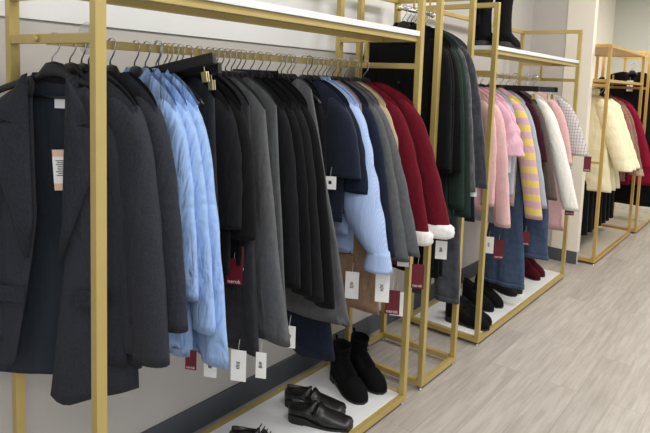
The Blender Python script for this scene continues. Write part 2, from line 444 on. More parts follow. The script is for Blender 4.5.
def price_tag(parent, y, z, x=-.03, kind='white', w=.042, h=.085, rz=.45, ry=0, tilt=0, label=None, inv=0):
    """card hung from a short thread; parent-local y,z is the card centre"""
    M = {'white': TAGW, 'red': TAGR, 'peach': TAGP}[kind]
    mb = MB(); mb.box((-.0008, -w/2, -h/2), (.0008, w/2, h/2), .0004)
    o = mb.build('price_tag', M, parent, label=label or {'white': 'white card price tag', 'red': 'crimson card tag', 'peach': 'peach and white paper tag'}[kind])
    o.location = (x, y, z); o.rotation_euler = (tilt, 0, rz+inv)
    MB().tube([(0, 0, h/2-.006), (.002, .001, h/2+.012), (.003, -.002, h/2+.035)], .0005, 4).build('string', TAGW if kind != 'peach' else INK, o)
    if kind == 'red':
        text_mesh('lettering', 'nerok', w*.33, PALE, o, (-.0012, 0, -h*.38), (PI/2, 0, -PI/2))
    else:
        b = MB(); r = random.Random(int(y*1e4))
        if kind == 'peach':
            MB().box((-.0011, -w/2, -h*.33), (-.0007, w/2, h*.33)).build('paper_sticker', TAGW, o)
            for k in range(9):
                q = h*(.22-.045*k); ww = w*(.2+.12*r.random()); b.box((-.0013, -ww, q), (-.0011, ww, q+.0022))
        else:
            for k in range(5):
                q = h*(.10-.05*k); b.box((-.0011, -w*.05-r.random()*.004, q), (-.0008, w*.12+r.random()*.004, q+.0028))
        b.build('print', INK, o)
    return o

def buttons(parent, M, x, zs, y=0, r=.008):
    for z in zs:
        MB().tube([(x-.003, y, z), (x+.001, y, z)], r, 10).build('button', M, parent, True)

RY = .274
def garment(name, label, cat, x, M, L=.8, rz=0, z0=None, y0=RY, ws=.19, wh=.22, T=.020, Th=None, slv=.55, out=.12, drop=.055, col=None, nd=.05,
            fold=.006, nf=3, hang='black', group=None, cuffM=None, cuffh=.05, ru=(.05, .042), rv=(.024, .022), puff=0, fwd=0, wr=.05, tags=(),
            colM=None, waist=0, hemtilt=0, fluff=0, grow=1.12, hk='velvet hanger', railname='the near rack', flare=0, hooks=STEEL, hangM=BLKP, btn=None, nw=.06, hangg=None, hls=None, curve=0):
    z0 = z0 if z0 is not None else ZR
    if ws >= .175:
        ws += .02; drop *= 1.35; out = max(0, out-.025)
    seed = int(x*1000)+int(L*100)
    t = thing(name, label, cat, (x, y0, z0), rz, group)
    dy = 0
    body(t, 'body', M, ws, wh, -.07, L, drop, T, nd, nw, fold, nf, seed, waist, curve, hemtilt, Th=Th)
    if slv:
        for s in (1, -1):
            _, e = sleeve(t, M, s, ws, -.07, drop, slv, out, ru, rv, fwd, puff, seed, wr, flare=flare)
            if cuffM: cuff(t, cuffM, e, cuffh, grow, fluff, seed+s)
    if col: collar(t, colM or M, col, -.07, nw=nw, T=T*.85)
    if btn: buttons(t, btn[0], -T-.006, btn[1])
    for tg in tags:
        wx, wy, wz, kind = tg[:4]; kw = tg[4] if len(tg) > 4 else {}
        c, s_ = math.cos(-rz), math.sin(-rz); dx, dy = wx-x, wy-y0
        price_tag(t, dx*s_+dy*c, wz-z0, dx*c-dy*s_, kind, inv=-rz, **kw)
    if hang:
        hanger(x, y0, z0, rz, hls or ('hanger carrying the '+label), hangg or 'hangers on '+railname, wid=min(ws-.03, .18), drop=drop, M=hangM, hookM=hooks)
    return t

# ---------------------------------------------------------------- cloth colours
CHAR = cloth('charcoal', (46, 48, 55), var=.22, vscale=140)
CHAR2 = cloth('charcoal_heather', (50, 52, 59), var=.22, vscale=220)
LIN = cloth('navy_lining', (40, 46, 55), .5, .05, .2, .1)
BLUE = cloth('sky_blue_cotton', (150, 180, 226), .7, .04, .2, .1, 1.0)
BLUE2 = pattern('fabric_blue_pinstripe', 'v', (158, 180, 220), (172, 192, 228), .005)
BLK = cloth('black', (16, 16, 18), var=.15)
BLK2 = cloth('soft_black', (24, 24, 27), var=.15)
DGR = cloth('dark_grey', (52, 53, 57), var=.15)
GREY = cloth('mid_grey', (92, 93, 95), var=.1)
GREY2 = cloth('warm_grey', (88, 90, 92), var=.1)
NAVY = cloth('navy', (26, 32, 48), var=.15)
NAVY2 = pattern('fabric_navy_rib', 'h', (22, 28, 44), (32, 38, 56), .008)
BEI = cloth('beige', (176, 156, 130), var=.06)
RED = cloth('wine_red', (98, 18, 32), var=.12)
FUR = cloth('white_fleece', (232, 230, 226), .95, .08, 1, .4, .3, 160)
GRN = cloth('bottle_green', (36, 50, 43), var=.15)
FURG = cloth('grey_plush', (78, 79, 83), .95, .35, 1, .4, .8, 120, 40)
FURG2 = cloth('slate_plush', (58, 60, 65), .95, .3, 1, .4, .8, 120, 40)
PINK = cloth('blush_pink', (224, 182, 182), var=.05)
PINK2 = cloth('rose_pink', (216, 172, 186), var=.05)
LGREY = cloth('pale_grey', (168, 174, 186), var=.06)
STRP = pattern('fabric_yellow_pink_stripe', 'h', (204, 164, 172), (222, 196, 108), .085)
MAR = cloth('maroon_black', (52, 18, 28), var=.15)
TAUPE = cloth('taupe', (96, 84, 78), var=.1)
WHT = cloth('ivory_knit', (236, 233, 224), var=.04)
PLAID = pattern('fabric_grey_plaid', 'plaid', (206, 200, 198), (110, 108, 112), .022)
JEAN = cloth('blue_denim', (68, 84, 108), .85, .2, .8, .1, .4, 300, 30)
JEANG = cloth('grey_denim', (72, 76, 82), .85, .3, .8, .1, .5, 300, 30)
CREAM = cloth('cream_quilted', (246, 236, 200), .6, .03, .2, .1, .5)
SPOT = pattern('fabric_brown_red_speckle', 'v3', (140, 112, 96), (150, 62, 66), 45)
CRIM = cloth('crimson', (130, 20, 48), var=.1)
TAN = cloth('tan_pleated', (160, 132, 108), var=.08)

# ---------------------------------------------------------------- first jacket (open blazer facing the viewer)
def open_blazer(x, rz):
    t = thing('blazer', 'charcoal open blazer with lapels, dark lining and a peach paper tag, nearest the viewer', 'jacket', (x, RY, ZR), rz, 'charcoal jackets on the near rack')
    ws, wh, top, L, T, drop = .215, .235, -.105, .80, .028, .105
    def lerp3(a, b, c, s): return a+(b-a)*s/.45 if s < .45 else b+(c-b)*((s-.45)/.55)**1.2
    def gR(s): return lerp3(.062, .055, -.005, s)
    def gL(s): return lerp3(.050, .034, .10, s)
    m_ = 30; nf_, nb = 12, 22; vs = []
    for j in range(m_+1):
        s = j/m_; w = ws+(wh-ws)*s-.012*math.sin(PI*s)**2; g = gR(s); h_ = gL(s)
        fr = [g+(w-g)*k/nf_ for k in range(nf_)]; fl = [h_+(w-h_)*k/nf_ for k in range(nf_)]
        row = [(u, -1) for u in fr]+[(w*math.cos(PI*k/nb), 1) for k in range(nb+1)]+[(-u, -1) for u in fl[::-1]]
        for idx, (u, sd) in enumerate(row):
            g = gR(s) if (idx < len(row)/2) else h_
            au = min(1, abs(u)/w)
            th = T*(1-au**4)**.5*(.25+.75*(1-math.exp(-s*10)))
            if abs(u) < .07: th = T*(.7+.3*s)
            zt = -drop*max(0, (abs(u)-.06)/(ws-.06))**1.2-.02*au**12
            if sd > 0 and abs(u) < .06: zt += -.01*(1-(u/.06)**2)
            if sd < 0 and abs(u) < .075: zt -= .02*max(0, 1-abs(abs(u)-g)/.03)
            zb = -L-(.10*(1 if sd < 0 and idx < len(row)/2 else 0))*(1-au*.7)-(.0 if sd < 0 else .035)
            if sd < 0:      # rounded front corner
                e = ((u if idx < len(row)/2 else -u)-g)/(w-g); zb += .035*max(0, 1-e/.28)**2
            z = zt*(1-s)+zb*s
            v = sd*th+.006*s*math.sin(u*38+1+s*2)*(1 if sd < 0 else .6)
            if sd < 0: v += .010*math.sin(PI*s)*math.cos(u*12)*-1
            vs.append((v, -u, top+z))
    n = len(row); fs = [(j*n+k, j*n+k+1, (j+1)*n+k+1, (j+1)*n+k) for j in range(m_) for k in range(n-1)]
    b = link('body', vs, fs, CHAR2, t, True); so = b.modifiers.new('cloth', 'SOLIDIFY'); so.thickness = .003
    # lining sheet just inside the back
    vs = []; nn = 20
    for j in range(25):
        s = j/24
        for k in range(nn+1):
            u = -1+2*k/nn; w = ws-.015+(wh-ws)*s
            th = T*(1-abs(u)**4)**.5*.7
            zt = -drop*max(0, (abs(u*w)-.06)/(ws-.06))**1.2-.012
            vs.append((th-.006+.004*math.sin(u*18+s*3)*s, -u*w, top+zt*(1-s)+(-L-.02)*s))
    fs = [(j*(nn+1)+k, j*(nn+1)+k+1, (j+1)*(nn+1)+k+1, (j+1)*(nn+1)+k) for j in range(24) for k in range(nn)]
    link('lining', vs, fs, LIN, t, True)
    for sd in (1, -1):
        sleeve(t, CHAR2, sd, ws, top, drop, .62, .05, (.058, .048), (.034, .03), .02, 0, 11+sd, .05)
        g0 = .052
        # lapel: inner edge follows the opening, outer edge has the notch
        gf = gR if sd > 0 else gL
        inn = [(gf(max(0, -z/L))-.003, z) for z in (.016, -.03, -.09, -.11, -.13, -.25, -.36, -.47)]
        inn_ = [(g0-.004, .018), (g0-.003, -.03), (g0-.002, -.09), (g0-.002, -.11), (g0-.003, -.13), (g0-.006, -.25), (g0-.009, -.36), (g0-.012, -.47)]
        out_ = [(.062, .004), (.100, -.055), (.120, -.106), (.090, -.114), (.150, -.126), (.124, -.26), (.084, -.37), (gf(.6)+.006, -.472)]
        vs = []; q = 6
        for (u0, z0), (u1, z1) in zip(inn, out_):
            for k in range(q+1):
                f = k/q; u = u0+(u1-u0)*f; z = z0+(z1-z0)*f
                au = abs(u)/ws
                vs.append((-T*(.95-.5*au**3)-.014-.007*math.sin(PI*f)-.010*math.sin(PI*min(1, max(0, -z/L))), -sd*u, top+z))
        fs = [(j*(q+1)+k, j*(q+1)+k+1, (j+1)*(q+1)+k+1, (j+1)*(q+1)+k) for j in range(len(inn)-1) for k in range(q)]
        lp = link('lapel', vs, fs, CHAR, t, True); so = lp.modifiers.new('cloth', 'SOLIDIFY'); so.thickness = .005; so.offset = 0
        MB().box((-T-.014, -sd*.115-.05, top-.60), (-T-.008, -sd*.125+.05, top-.555), .002).build('pocket_flap', CHAR, t)
    # upper collar standing round the neck
    rings = []
    for i in range(21):
        a = math.radians(-40)+math.radians(260)*i/20; c, s = math.cos(a), math.sin(a)
        f = max(0, -s)
        rings.append([((.026+o)*s, (.058+o*.9)*c, top+h-.03*f) for o, h in ((0, -.014), (0, .014), (.004, .018), (.010, .0), (.015, -.03), (.008, -.03))])
    MB().loft(rings).build('collar', CHAR, t, True)
    MB().box((.006, -.055, top-.075), (.0075, .005, top-.05)).build('neck_label', TAGW, t)
    o = price_tag(t, -.036, top-.235, -.030, 'peach', .044, .108, .02)
    o.rotation_euler = (-.06, 0, .02)
    hanger(x, RY, ZR, rz, 'thick black hanger inside the open charcoal blazer nearest the viewer', 'hangers on the near rack', wid=.185, drop=.06, depth=.045)
    return t
open_blazer(.03, .55)

G1 = 'charcoal jackets on the near rack'
def g(x, nm, label, cat, M, **k): return garment(nm, label, cat, x, M, **k)
# ---- near rack, from the viewer onward
g(.075, 'jacket', 'charcoal jacket directly behind the open blazer, mostly hidden by the front post', 'jacket', CHAR, L=.80, rz=.25, ws=.2, wh=.2, slv=.6, out=.06, group=G1, hls='black hanger of the second charcoal jacket, beside the front post', T=.018, ru=(.05, .045))
g(.125, 'jacket', 'charcoal jacket just right of the near post with a long straight sleeve', 'jacket', CHAR2, L=.80, rz=.08, ws=.19, wh=.23, slv=.70, out=.11, ru=(.062, .062), rv=(.034, .034), wr=.03, group=G1, hls='black hanger of the charcoal jacket just right of the near post')
g(.187, 'jacket', 'charcoal jacket pressed against the sky blue shirts', 'jacket', CHAR, L=.78, rz=.04, ws=.19, wh=.23, slv=.62, out=.12, ru=(.066, .064), rv=(.034, .034), wr=.03, group=G1, hls='black hanger of the charcoal jacket pressed against the blue shirts')
GB = 'sky blue shirts on the near rack'
g(.262, 'shirt', 'sky blue shirt nearest the charcoal jackets, collar standing, long sleeve', 'shirt', BLUE, L=.80, ws=.18, wh=.22, slv=.56, out=.10, col='shirt', group=GB, ru=(.05, .045), wr=.05, nd=.06, fold=.009,
  tags=((.30, .047, .615, 'red', dict(w=.035, h=.06, label='small crimson tag below the blue cuff')),), hls='black hanger of the first sky blue shirt', T=.018)
g(.297, 'shirt', 'sky blue shirt in the middle of the three on the near rack', 'shirt', BLUE, L=.83, ws=.18, wh=.23, slv=.66, out=.13, col='shirt', group=GB, ru=(.048, .045), wr=.05, fold=.009, hls='black hanger of the middle sky blue shirt', T=.016)
g(.333, 'shirt', 'sky blue shirt with creased sleeve and white tag next to the black blazers', 'shirt', BLUE, L=.83, ws=.18, wh=.25, slv=.77, out=.14, col='shirt', group=GB, ru=(.047, .056), wr=.06, fold=.009,
  tags=((.40, .085, .545, 'white', dict(w=.042, h=.075)),), hls='black hanger of the sky blue shirt next to the black blazers', T=.016)
# clip hangers swung across the rail
sw = hanger(.335, RY, ZR+.006, .10, 'black trouser clip hanger swung out across the sky blue shirts', 'hangers on the near rack', wid=.225, kind='clip')
sw.rotation_euler = (-.19, 0, .12)
sw = hanger(.395, RY, ZR+.002, .05, 'black clip hanger with gold clips behind the swung one', 'hangers on the near rack', wid=.20, kind='clip')
sw.rotation_euler = (-.1, 0, .05)
g(.415, 'dress', 'dark grey sleeveless dress behind the sky blue shirts with a double white tag', 'dress', DGR, L=.86, ws=.17, wh=.24, slv=0, tags=((.45, .012, .55, 'white', dict(w=.05, h=.10)),), hls='black hanger of the dark grey sleeveless dress behind the shirts', T=.016)
g(.445, 'jacket', 'black short sleeved jacket with collar beside the blue shirts', 'jacket', BLK2, L=.62, ws=.185, wh=.22, slv=.40, out=.05, col='shirt', ru=(.055, .06), rv=(.03, .03), fold=.005, tags=((.48, .075, .83, 'red', dict(w=.055, h=.085)),), hls='black hanger of the black short sleeved jacket beside the shirts', T=.018)
g(.485, 'jacket', 'black boxy jacket whose wide sleeve ends above a slanted crimson tag', 'jacket', BLK, L=.60, ws=.19, wh=.22, slv=.44, out=.06, col='shirt', ru=(.055, .06), rv=(.03, .03), tags=((.522, .062, .865, 'red', dict(w=.045, h=.085, rz=.9)),), hls='black hanger of the black boxy jacket with the slanted crimson tag')
g(.525, 'dress', 'long dark charcoal dress behind the black jackets with a notched white tag', 'dress', DGR, L=.90, ws=.18, wh=.27, slv=0, T=.018, Th=.022, tags=((.51, -.025, .54, 'white', dict(w=.035, h=.085)),), hls='black hanger of the long dark charcoal dress')
g(.575, 'dress', 'mid grey flared sleeveless dress with a wide straight hem', 'dress', GREY, L=.85, ws=.20, wh=.37, slv=0, T=.02, Th=.03, drop=.065, nw=.05, fold=.010, nf=2, tags=((.62, -.04, .60, 'white', dict(w=.04, h=.075)),), hls='black hanger of the mid grey flared dress')
g(.625, 'dress', 'dark grey dress with shoulder seam hidden between the mid grey dress and black jackets', 'dress', GREY2, L=.80, ws=.2, wh=.30, slv=0, T=.016, hls='black hanger between the mid grey dress and the black jackets')
for i, (x, zz, o_) in enumerate(((.672, .66, .08), (.712, .66, .10), (.752, .66, .12), (.79, .66, .14))):
    w_ = ['first', 'second', 'third', 'fourth'][i]
    g(x, 'jacket', '%s of the four black stand collar jackets, counted from the grey dress' % w_, 'jacket', BLK2 if i % 2 == 0 else BLK, L=zz, ws=.185, wh=.24, slv=.64+.03*i, out=o_+.01, col='stand', colM=DGR if i < 3 else BLK2, group='black stand collar jackets', ru=(.048, .045), nd=.03,
      hls='black hanger inside the %s black stand collar jacket' % w_, T=.015)
g(.868, 'skirt', 'dark navy long skirt hanging below the black jackets above the ankle boots', 'skirt', NAVY, L=1.04, ws=.15, wh=.30, slv=0, T=.016, Th=.03, nf=4, fold=.01, hls='black hanger of the dark navy long skirt')
g(.845, 'dress', 'grey sleeveless pinafore with open armhole and flared hem', 'dress', GREY, L=.88, ws=.17, wh=.38, slv=0, T=.018, Th=.022, drop=.02, nw=.09, nd=.10, fold=.012, nf=2, hls='thick black hanger sticking out of the grey pinafore shoulder')
g(.92, 'jacket', 'black jacket hidden between the grey pinafore and the navy top', 'jacket', BLK, L=.70, ws=.15, wh=.2, slv=.5, out=.0, hls='black hanger behind the grey pinafore', T=.015)
g(.985, 'top', 'navy ribbed short sleeved top with a white tag inside the sleeve', 'top', NAVY2, L=.55, ws=.2, wh=.22, slv=.30, out=.08, ru=(.065, .095), rv=(.03, .028), wr=.02, tags=((.945, .082, 1.06, 'white', dict(w=.045, h=.05)),), hls='black hanger of the navy ribbed top', T=.018)
g(1.015, 'top', 'second navy short sleeved top peeping below the ribbed one', 'top', NAVY, L=.52, ws=.195, wh=.22, slv=.36, out=.10, ru=(.055, .07), rv=(.025, .028), wr=.03, hls='black hanger of the second navy top', T=.015)
g(1.05, 'blouse', 'pale blue striped blouse with balloon sleeve and deep cuff', 'blouse', BLUE2, L=.62, ws=.20, wh=.2, slv=.60, out=.17, col='shirt', ru=(.05, .042), rv=(.03, .03), puff=.05, cuffM=BLUE2, cuffh=.075, wr=.07, grow=1.3,
  tags=((1.05, .04, .64, 'white', dict(w=.055, h=.11)), (1.06, -.10, .66, 'white', dict(w=.055, h=.11))), hooks=STEEL, hls='white topped hanger of the pale blue striped blouse', T=.018)
g(1.08, 'blouse', 'pale blue blouse behind the balloon sleeved one, only its collar and hem showing', 'blouse', BLUE2, L=.70, ws=.19, wh=.2, slv=.45, out=.09, col='shirt', T=.015, hls='hanger of the pale blue blouse showing only its collar')
g(1.108, 'coat', 'long tan coat hanging lowest between the blue cuffs and the tray', 'coat', TAN, L=.93, ws=.18, wh=.33, slv=0, T=.014, hls='hanger of the long tan coat', tags=((1.12, -.01, .59, 'red', dict(w=.05, h=.09)),))
g(1.13, 'coat', 'dark navy coat with long sleeve next to the pale blue blouse', 'coat', NAVY, L=.78, ws=.2, wh=.25, slv=.62, out=.15, ru=(.05, .05), hls='black hanger of the dark navy coat', T=.016, tags=((1.15, -.09, .575, 'red', dict(w=.06, h=.10)),))
g(1.17, 'coat', 'mid grey coat beside the dark navy coat', 'coat', GREY2, L=.72, ws=.2, wh=.25, slv=.64, out=.19, ru=(.05, .052), hls='black hanger of the mid grey coat beside the navy coat', T=.016, tags=((1.19, -.085, .555, 'white', dict(w=.055, h=.10)),))
g(1.205, 'coat', 'grey coat with the wide cuff next to the beige jacket', 'coat', GREY, L=.70, ws=.2, wh=.25, slv=.62, out=.22, ru=(.05, .06), hls='black hanger of the grey coat next to the beige jacket', T=.016, tags=((1.22, -.16, .68, 'red', dict(w=.05, h=.10)),))
g(1.25, 'jacket', 'beige jacket between the grey coats and the wine red coats', 'jacket', BEI, L=.58, ws=.2, wh=.24, slv=.40, out=.09, ru=(.05, .048), hls='black hanger of the beige jacket', T=.018, wr=.08)
GR = 'wine red coats with white fleece cuffs'
g(1.305, 'coat', 'wine red coat with white fleece cuff, the one touching the beige jacket', 'coat', RED, L=.80, ws=.22, wh=.24, slv=.56, out=.18, ru=(.055, .055), rv=(.028, .03), group=GR, cuffM=FUR, cuffh=.06, fluff=.10, grow=1.3, hls='black hanger of the wine red coat touching the beige jacket', tags=((1.31, -.03, .70, 'white', dict(w=.05, h=.06)),), T=.018)
g(1.35, 'coat', 'wine red coat with white fleece cuff sticking out past the rack post', 'coat', RED, L=.80, ws=.23, wh=.26, slv=.54, out=.19, rz=.10, y0=RY-.03, ru=(.06, .06), rv=(.03, .032), group=GR, cuffM=FUR, cuffh=.06, fluff=.10, grow=1.3, hls='black hanger of the wine red coat sticking out past the rack post', tags=((1.43, -.145, .74, 'white', dict(w=.05, h=.08)),), T=.018)

# ---- narrow tall rack
RB = dict(z0=rz_, y0=.215)
g(1.60, 'coat', 'long black buttoned coat facing the viewer behind the wine red coats', 'coat', BLK, L=1.15, ws=.21, wh=.23, slv=.6, out=.05, col='shirt', btn=(BLKP, (-.35, -.5, -.65, -.8)), T=.016, hls='black hanger of the long black buttoned coat', railname='the tall rack', **RB)
g(1.64, 'coat', 'second long black coat on the narrow tall rack', 'coat', BLK, L=1.2, ws=.2, wh=.24, slv=.62, out=.05, T=.016, hls='black hanger of the second long black coat on the tall rack', railname='the tall rack', **RB)
g(1.675, 'coat', 'third long black coat, next to the bottle green ones', 'coat', BLK, L=1.2, ws=.2, wh=.24, slv=.62, out=.08, T=.016, hls='black hanger of the long black coat next to the green ones', railname='the tall rack', **RB)
g(1.71, 'coat', 'bottle green long coat next to the black coats on the tall rack', 'coat', GRN, L=.95, ws=.2, wh=.25, slv=.80, out=.09, T=.016, group='bottle green coats', hls='black hanger of the green coat next to the black coats', railname='the tall rack', **RB)
g(1.742, 'coat', 'bottle green long coat next to the grey plush coats', 'coat', GRN, L=.95, ws=.2, wh=.25, slv=.84, out=.11, T=.016, group='bottle green coats', hls='black hanger of the green coat next to the plush coats', railname='the tall rack', tags=((1.80, -.09, .965, 'white', dict(w=.055, h=.10)),), **RB)
g(1.775, 'coat', 'light grey plush coat next to the bottle green coats', 'coat', FURG, L=.9, ws=.2, wh=.24, slv=.72, out=.11, T=.016, group='grey plush coats', hls='black hanger of the light grey plush coat', railname='the tall rack', **RB)
g(1.81, 'coat', 'slate grey plush coat at the far end of the narrow tall rack', 'coat', FURG2, L=.9, ws=.215, wh=.26, slv=.70, out=.14, T=.018, ru=(.055, .05), group='grey plush coats', hls='black hanger of the slate grey plush coat', railname='the tall rack', **RB)

def trousers(x, M, label, z0, top, L, wtop=.11, wbot=.17, y0=RY, rz=0, hem=.004, T=.018, legs=2, group=None, hangl=None, railg=None, spread=.02):
    t = thing('trousers', label, 'trousers', (x, y0, z0), rz, group)
    # waistband and two legs in one cloth shape each
    rings = []
    for j in range(5):
        s = j/4; w = wtop+.02*s
        rings.append([(T*.8*math.sin(2*PI*k/20), w*math.cos(2*PI*k/20), top-.04*s) for k in range(20)])
    MB().loft(rings).build('waistband', M, t, True)
    for sd in (1, -1):
        rings = []; m_ = 22
        for j in range(m_+1):
            s = j/m_
            a_ = (wtop*.62)+(wbot*.5-wtop*.62)*(max(0, s-.35)/.65)**1.3*1+.006*math.sin(s*9+x*7)
            cyy = sd*(wtop*.46+(wbot*.42-wtop*.46+spread)*s)
            rings.append([(T*(1+.5*s)*math.sin(2*PI*k/24)*(1+.25*math.sin(3*2*PI*k/24+s*5)*s)+sd*.004, cyy+a_*math.cos(2*PI*k/24), top-.03-(L-.03)*s) for k in range(24)])
        last = rings[-1]
        rings.append([(v[0]*.8, cyy+(v[1]-cyy)*.9, v[2]+.01) for v in last])
        lg = MB().loft(rings).build('trouser_leg', M, t, True)
        hm = [[(v[0]*1.06, cyy+(v[1]-cyy)*1.02, last[0][2]+dz) for v in last] for dz in (.028, .0)]
        MB().loft(hm).build('hem_band', M, lg, True)
    if hangl: hanger(x, y0, z0, rz, hangl, railg, wid=.16, kind='clip')
    return t
trousers(1.86, JEANG, 'grey washed jeans hanging at the far end of the narrow tall rack', rz_, -.50, .96, .11, .14, y0=.13, T=.016, spread=.03)

# ---- far rack C
RC = dict(railname='the pastel rack')
hanger(2.885, .085, ZR, .88, 'long black clip hanger bar at the front of the pastel rack', 'hangers on the pastel rack', wid=.20, kind='clip')
g(2.25, 'skirt', 'dark navy and beige skirt at the near end of the pastel rack', 'skirt', NAVY, L=.78, ws=.14, wh=.2, slv=0, y0=.30, hls='clear hanger of the navy skirt', hangM=BLKP, **RC)
g(2.32, 'top', 'dusty pink knitted top hanging low behind the long pink one', 'top', PINK, L=.72, ws=.18, wh=.2, slv=.62, out=.05, T=.02, hls='hanger of the dusty pink knitted top', **RC)
g(2.38, 'sweater', 'blush pink sweater with a long smooth sleeve', 'sweater', PINK, L=.75, ws=.195, wh=.2, slv=.74, out=.12, ru=(.055, .05), rv=(.035, .03), T=.022, tags=((2.40, .067, .515, 'white', dict(w=.055, h=.10)),), hls='hanger of the blush pink sweater with long sleeve', **RC)
g(2.45, 'blouse', 'rose pink blouse with a ruffled short sleeve', 'blouse', PINK2, L=.5, ws=.2, wh=.24, slv=.33, out=.13, ru=(.05, .05), rv=(.03, .035), wr=.16, flare=.06, T=.02, tags=((2.5, .03, 1.0, 'white', dict(w=.05, h=.11)), (2.5, .045, .47, 'red', dict(w=.06, h=.12))), hls='hanger of the ruffled pink blouse', **RC)
g(2.52, 'blouse', 'rose pink plain blouse behind the ruffled one', 'blouse', PINK2, L=.45, ws=.2, wh=.22, slv=.32, out=.10, flare=.05, wr=.14, hls='hanger of the plain rose pink blouse', **RC)
g(2.6, 'sweater', 'grey blue cardigan in front of the striped sweater', 'sweater', LGREY, L=.85, ws=.19, wh=.21, slv=.6, out=.04, hls='hanger of the grey blue cardigan', **RC)
g(2.72, 'sweater', 'yellow and pink striped sweater', 'sweater', STRP, L=.75, ws=.2, wh=.22, slv=.74, out=.18, ru=(.058, .055), rv=(.04, .035), T=.025, wr=.04, hls='hanger of the yellow and pink striped sweater', tags=((2.76, -.02, .5, 'red', dict(w=.05, h=.09)),), **RC)
g(2.79, 'sweater', 'pale grey sweater beside the striped sweater', 'sweater', LGREY, L=.7, ws=.2, wh=.22, slv=.68, out=.18, ru=(.05, .045), T=.022, hls='hanger of the pale grey sweater', **RC)
g(2.90, 'dress', 'dark maroon dress in the middle of the pastel rack', 'dress', MAR, L=.78, ws=.2, wh=.24, slv=.40, out=.12, ru=(.055, .06), rv=(.04, .035), hls='black hanger of the dark maroon dress', T=.025, **RC)
g(3.0, 'dress', 'taupe dress behind the dark maroon one', 'dress', TAUPE, L=.80, ws=.2, wh=.26, slv=.66, out=.17, hls='hanger of the taupe dress', T=.022, **RC)
g(3.16, 'sweater', 'ivory sweater with long white sleeve near the end of the pastel rack', 'sweater', WHT, L=.7, ws=.21, wh=.26, slv=.74, out=.26, ru=(.058, .055), rv=(.045, .04), T=.028, hls='hanger of the ivory sweater', tags=((3.2, -.15, .66, 'red', dict(w=.06, h=.12)),), **RC)
g(3.32, 'blouse', 'blush pink long blouse between the ivory sweater and the plaid shirt', 'blouse', PINK, L=1.0, ws=.23, wh=.36, slv=.45, out=.13, T=.022, hls='hanger of the blush pink long blouse', **RC)
g(3.47, 'shirt', 'grey plaid shirt with a puffed short sleeve at the end of the pastel rack', 'shirt', PLAID, L=.80, ws=.26, wh=.38, slv=.40, out=.16, ru=(.07, .085), rv=(.04, .04), puff=.015, T=.025, hls='hanger of the grey plaid shirt', tags=((3.47, -.17, .93, 'red', dict(w=.05, h=.11)),), **RC)
trousers(2.76, JEAN, 'flared blue jeans hanging in front above the shoe tray', ZR, -.40, .955, .10, .20, y0=.12, T=.022, hangl='black clip hanger of the flared blue jeans', railg='hangers on the pastel rack', spread=-.03)
trousers(3.05, JEAN, 'straight blue jeans hanging behind the striped sweater', ZR, -.40, .82, .12, .2, y0=.10, T=.022, hangl='black clip hanger of the straight blue jeans', railg='hangers on the pastel rack', spread=-.0)

# ---- rack D beyond the partition
def puffer(x, y, z, label, L=.84, M=CREAM):
    t = thing('puffer_coat', label, 'coat', (x, y, z), 0, 'cream puffer coats')
    nseg = 6; rings = []; n = 28
    for j in range(nseg*6+1):
        s = j/(nseg*6); q = abs(math.sin(PI*s*nseg))**.6
        w = .20+.12*s; T = (.055+.008*q)*min(1, .25+s*9)
        r = []
        for k in range(n):
            a = 2*PI*k/n; u = min(w*math.cos(a), 9)*(1+.01*q)
            zt = -.065*(abs(u)/.2)**1.4
            r.append((T*math.sin(a)*(1+.10*math.sin(5*a+j)), u, -.07+zt*(1-s)-L*s))
        rings.append(r)
    MB().loft(rings).build('body', M, t, True)
    for sd in (1, -1):
        rings = []
        for j in range(43):
            s = j/42; q = abs(math.sin(PI*s*7))**.6
            g_ = min(1, .3+s*8); cyy = sd*(.165+(.24 if sd < 0 else .05)*s); ra = (.075-.005*s+.004*q)*g_; rb = (.06+.004*q)*g_
            rings.append([(rb*math.sin(2*PI*k/18), cyy+ra*math.cos(2*PI*k/18), -.11-.60*s) for k in range(18)])
        MB().loft(rings).build('sleeve', M, t, True)
    rings = []
    for i in range(17):
        a = math.radians(-60)+math.radians(300)*i/16; c, s = math.cos(a), math.sin(a)
        rings.append([((.03+.022*math.cos(b))*s, (.06+.022*math.cos(b))*c, -.055+.035*math.sin(b)) for b in [2*PI*k/8 for k in range(8)]])
    MB().loft(rings).build('collar', M, t, True)
    return t
ZD = 1.50; YD = .19
for i, x in enumerate((4.42, 4.56, 4.72)):
    w_ = ['nearest the partition wall', 'in the middle of the three', 'beside the speckled coat'][i]
    puffer(x, YD, ZD, 'cream quilted puffer coat '+w_)
    hanger(x, YD, ZD, 0, 'dark hanger of the cream puffer coat '+w_, 'hangers on the puffer rack', wid=.17, hookM=STEEL)
RD = dict(z0=ZD-.01, y0=YD-.03, railname='the puffer rack')
g(4.86, 'coat', 'brown and red speckled coat beside the cream puffers', 'coat', SPOT, L=.75, ws=.21, wh=.27, slv=.6, out=.17, ru=(.06, .055), rv=(.04, .04), T=.03, hls='hanger of the speckled coat', **RD)
g(4.98, 'coat', 'tan edged speckled coat between the first speckled coat and the crimson coat', 'coat', SPOT, L=.80, ws=.21, wh=.27, slv=.62, out=.18, ru=(.06, .055), rv=(.04, .04), T=.03, cuffM=BEI, cuffh=.06, hls='hanger of the second speckled coat', **RD)
g(5.12, 'coat', 'crimson coat behind the speckled coats', 'coat', CRIM, L=.85, ws=.24, wh=.28, slv=.6, out=.2, ru=(.065, .06), rv=(.04, .04), T=.03, col='shirt', hls='hanger of the crimson coat', **RD)
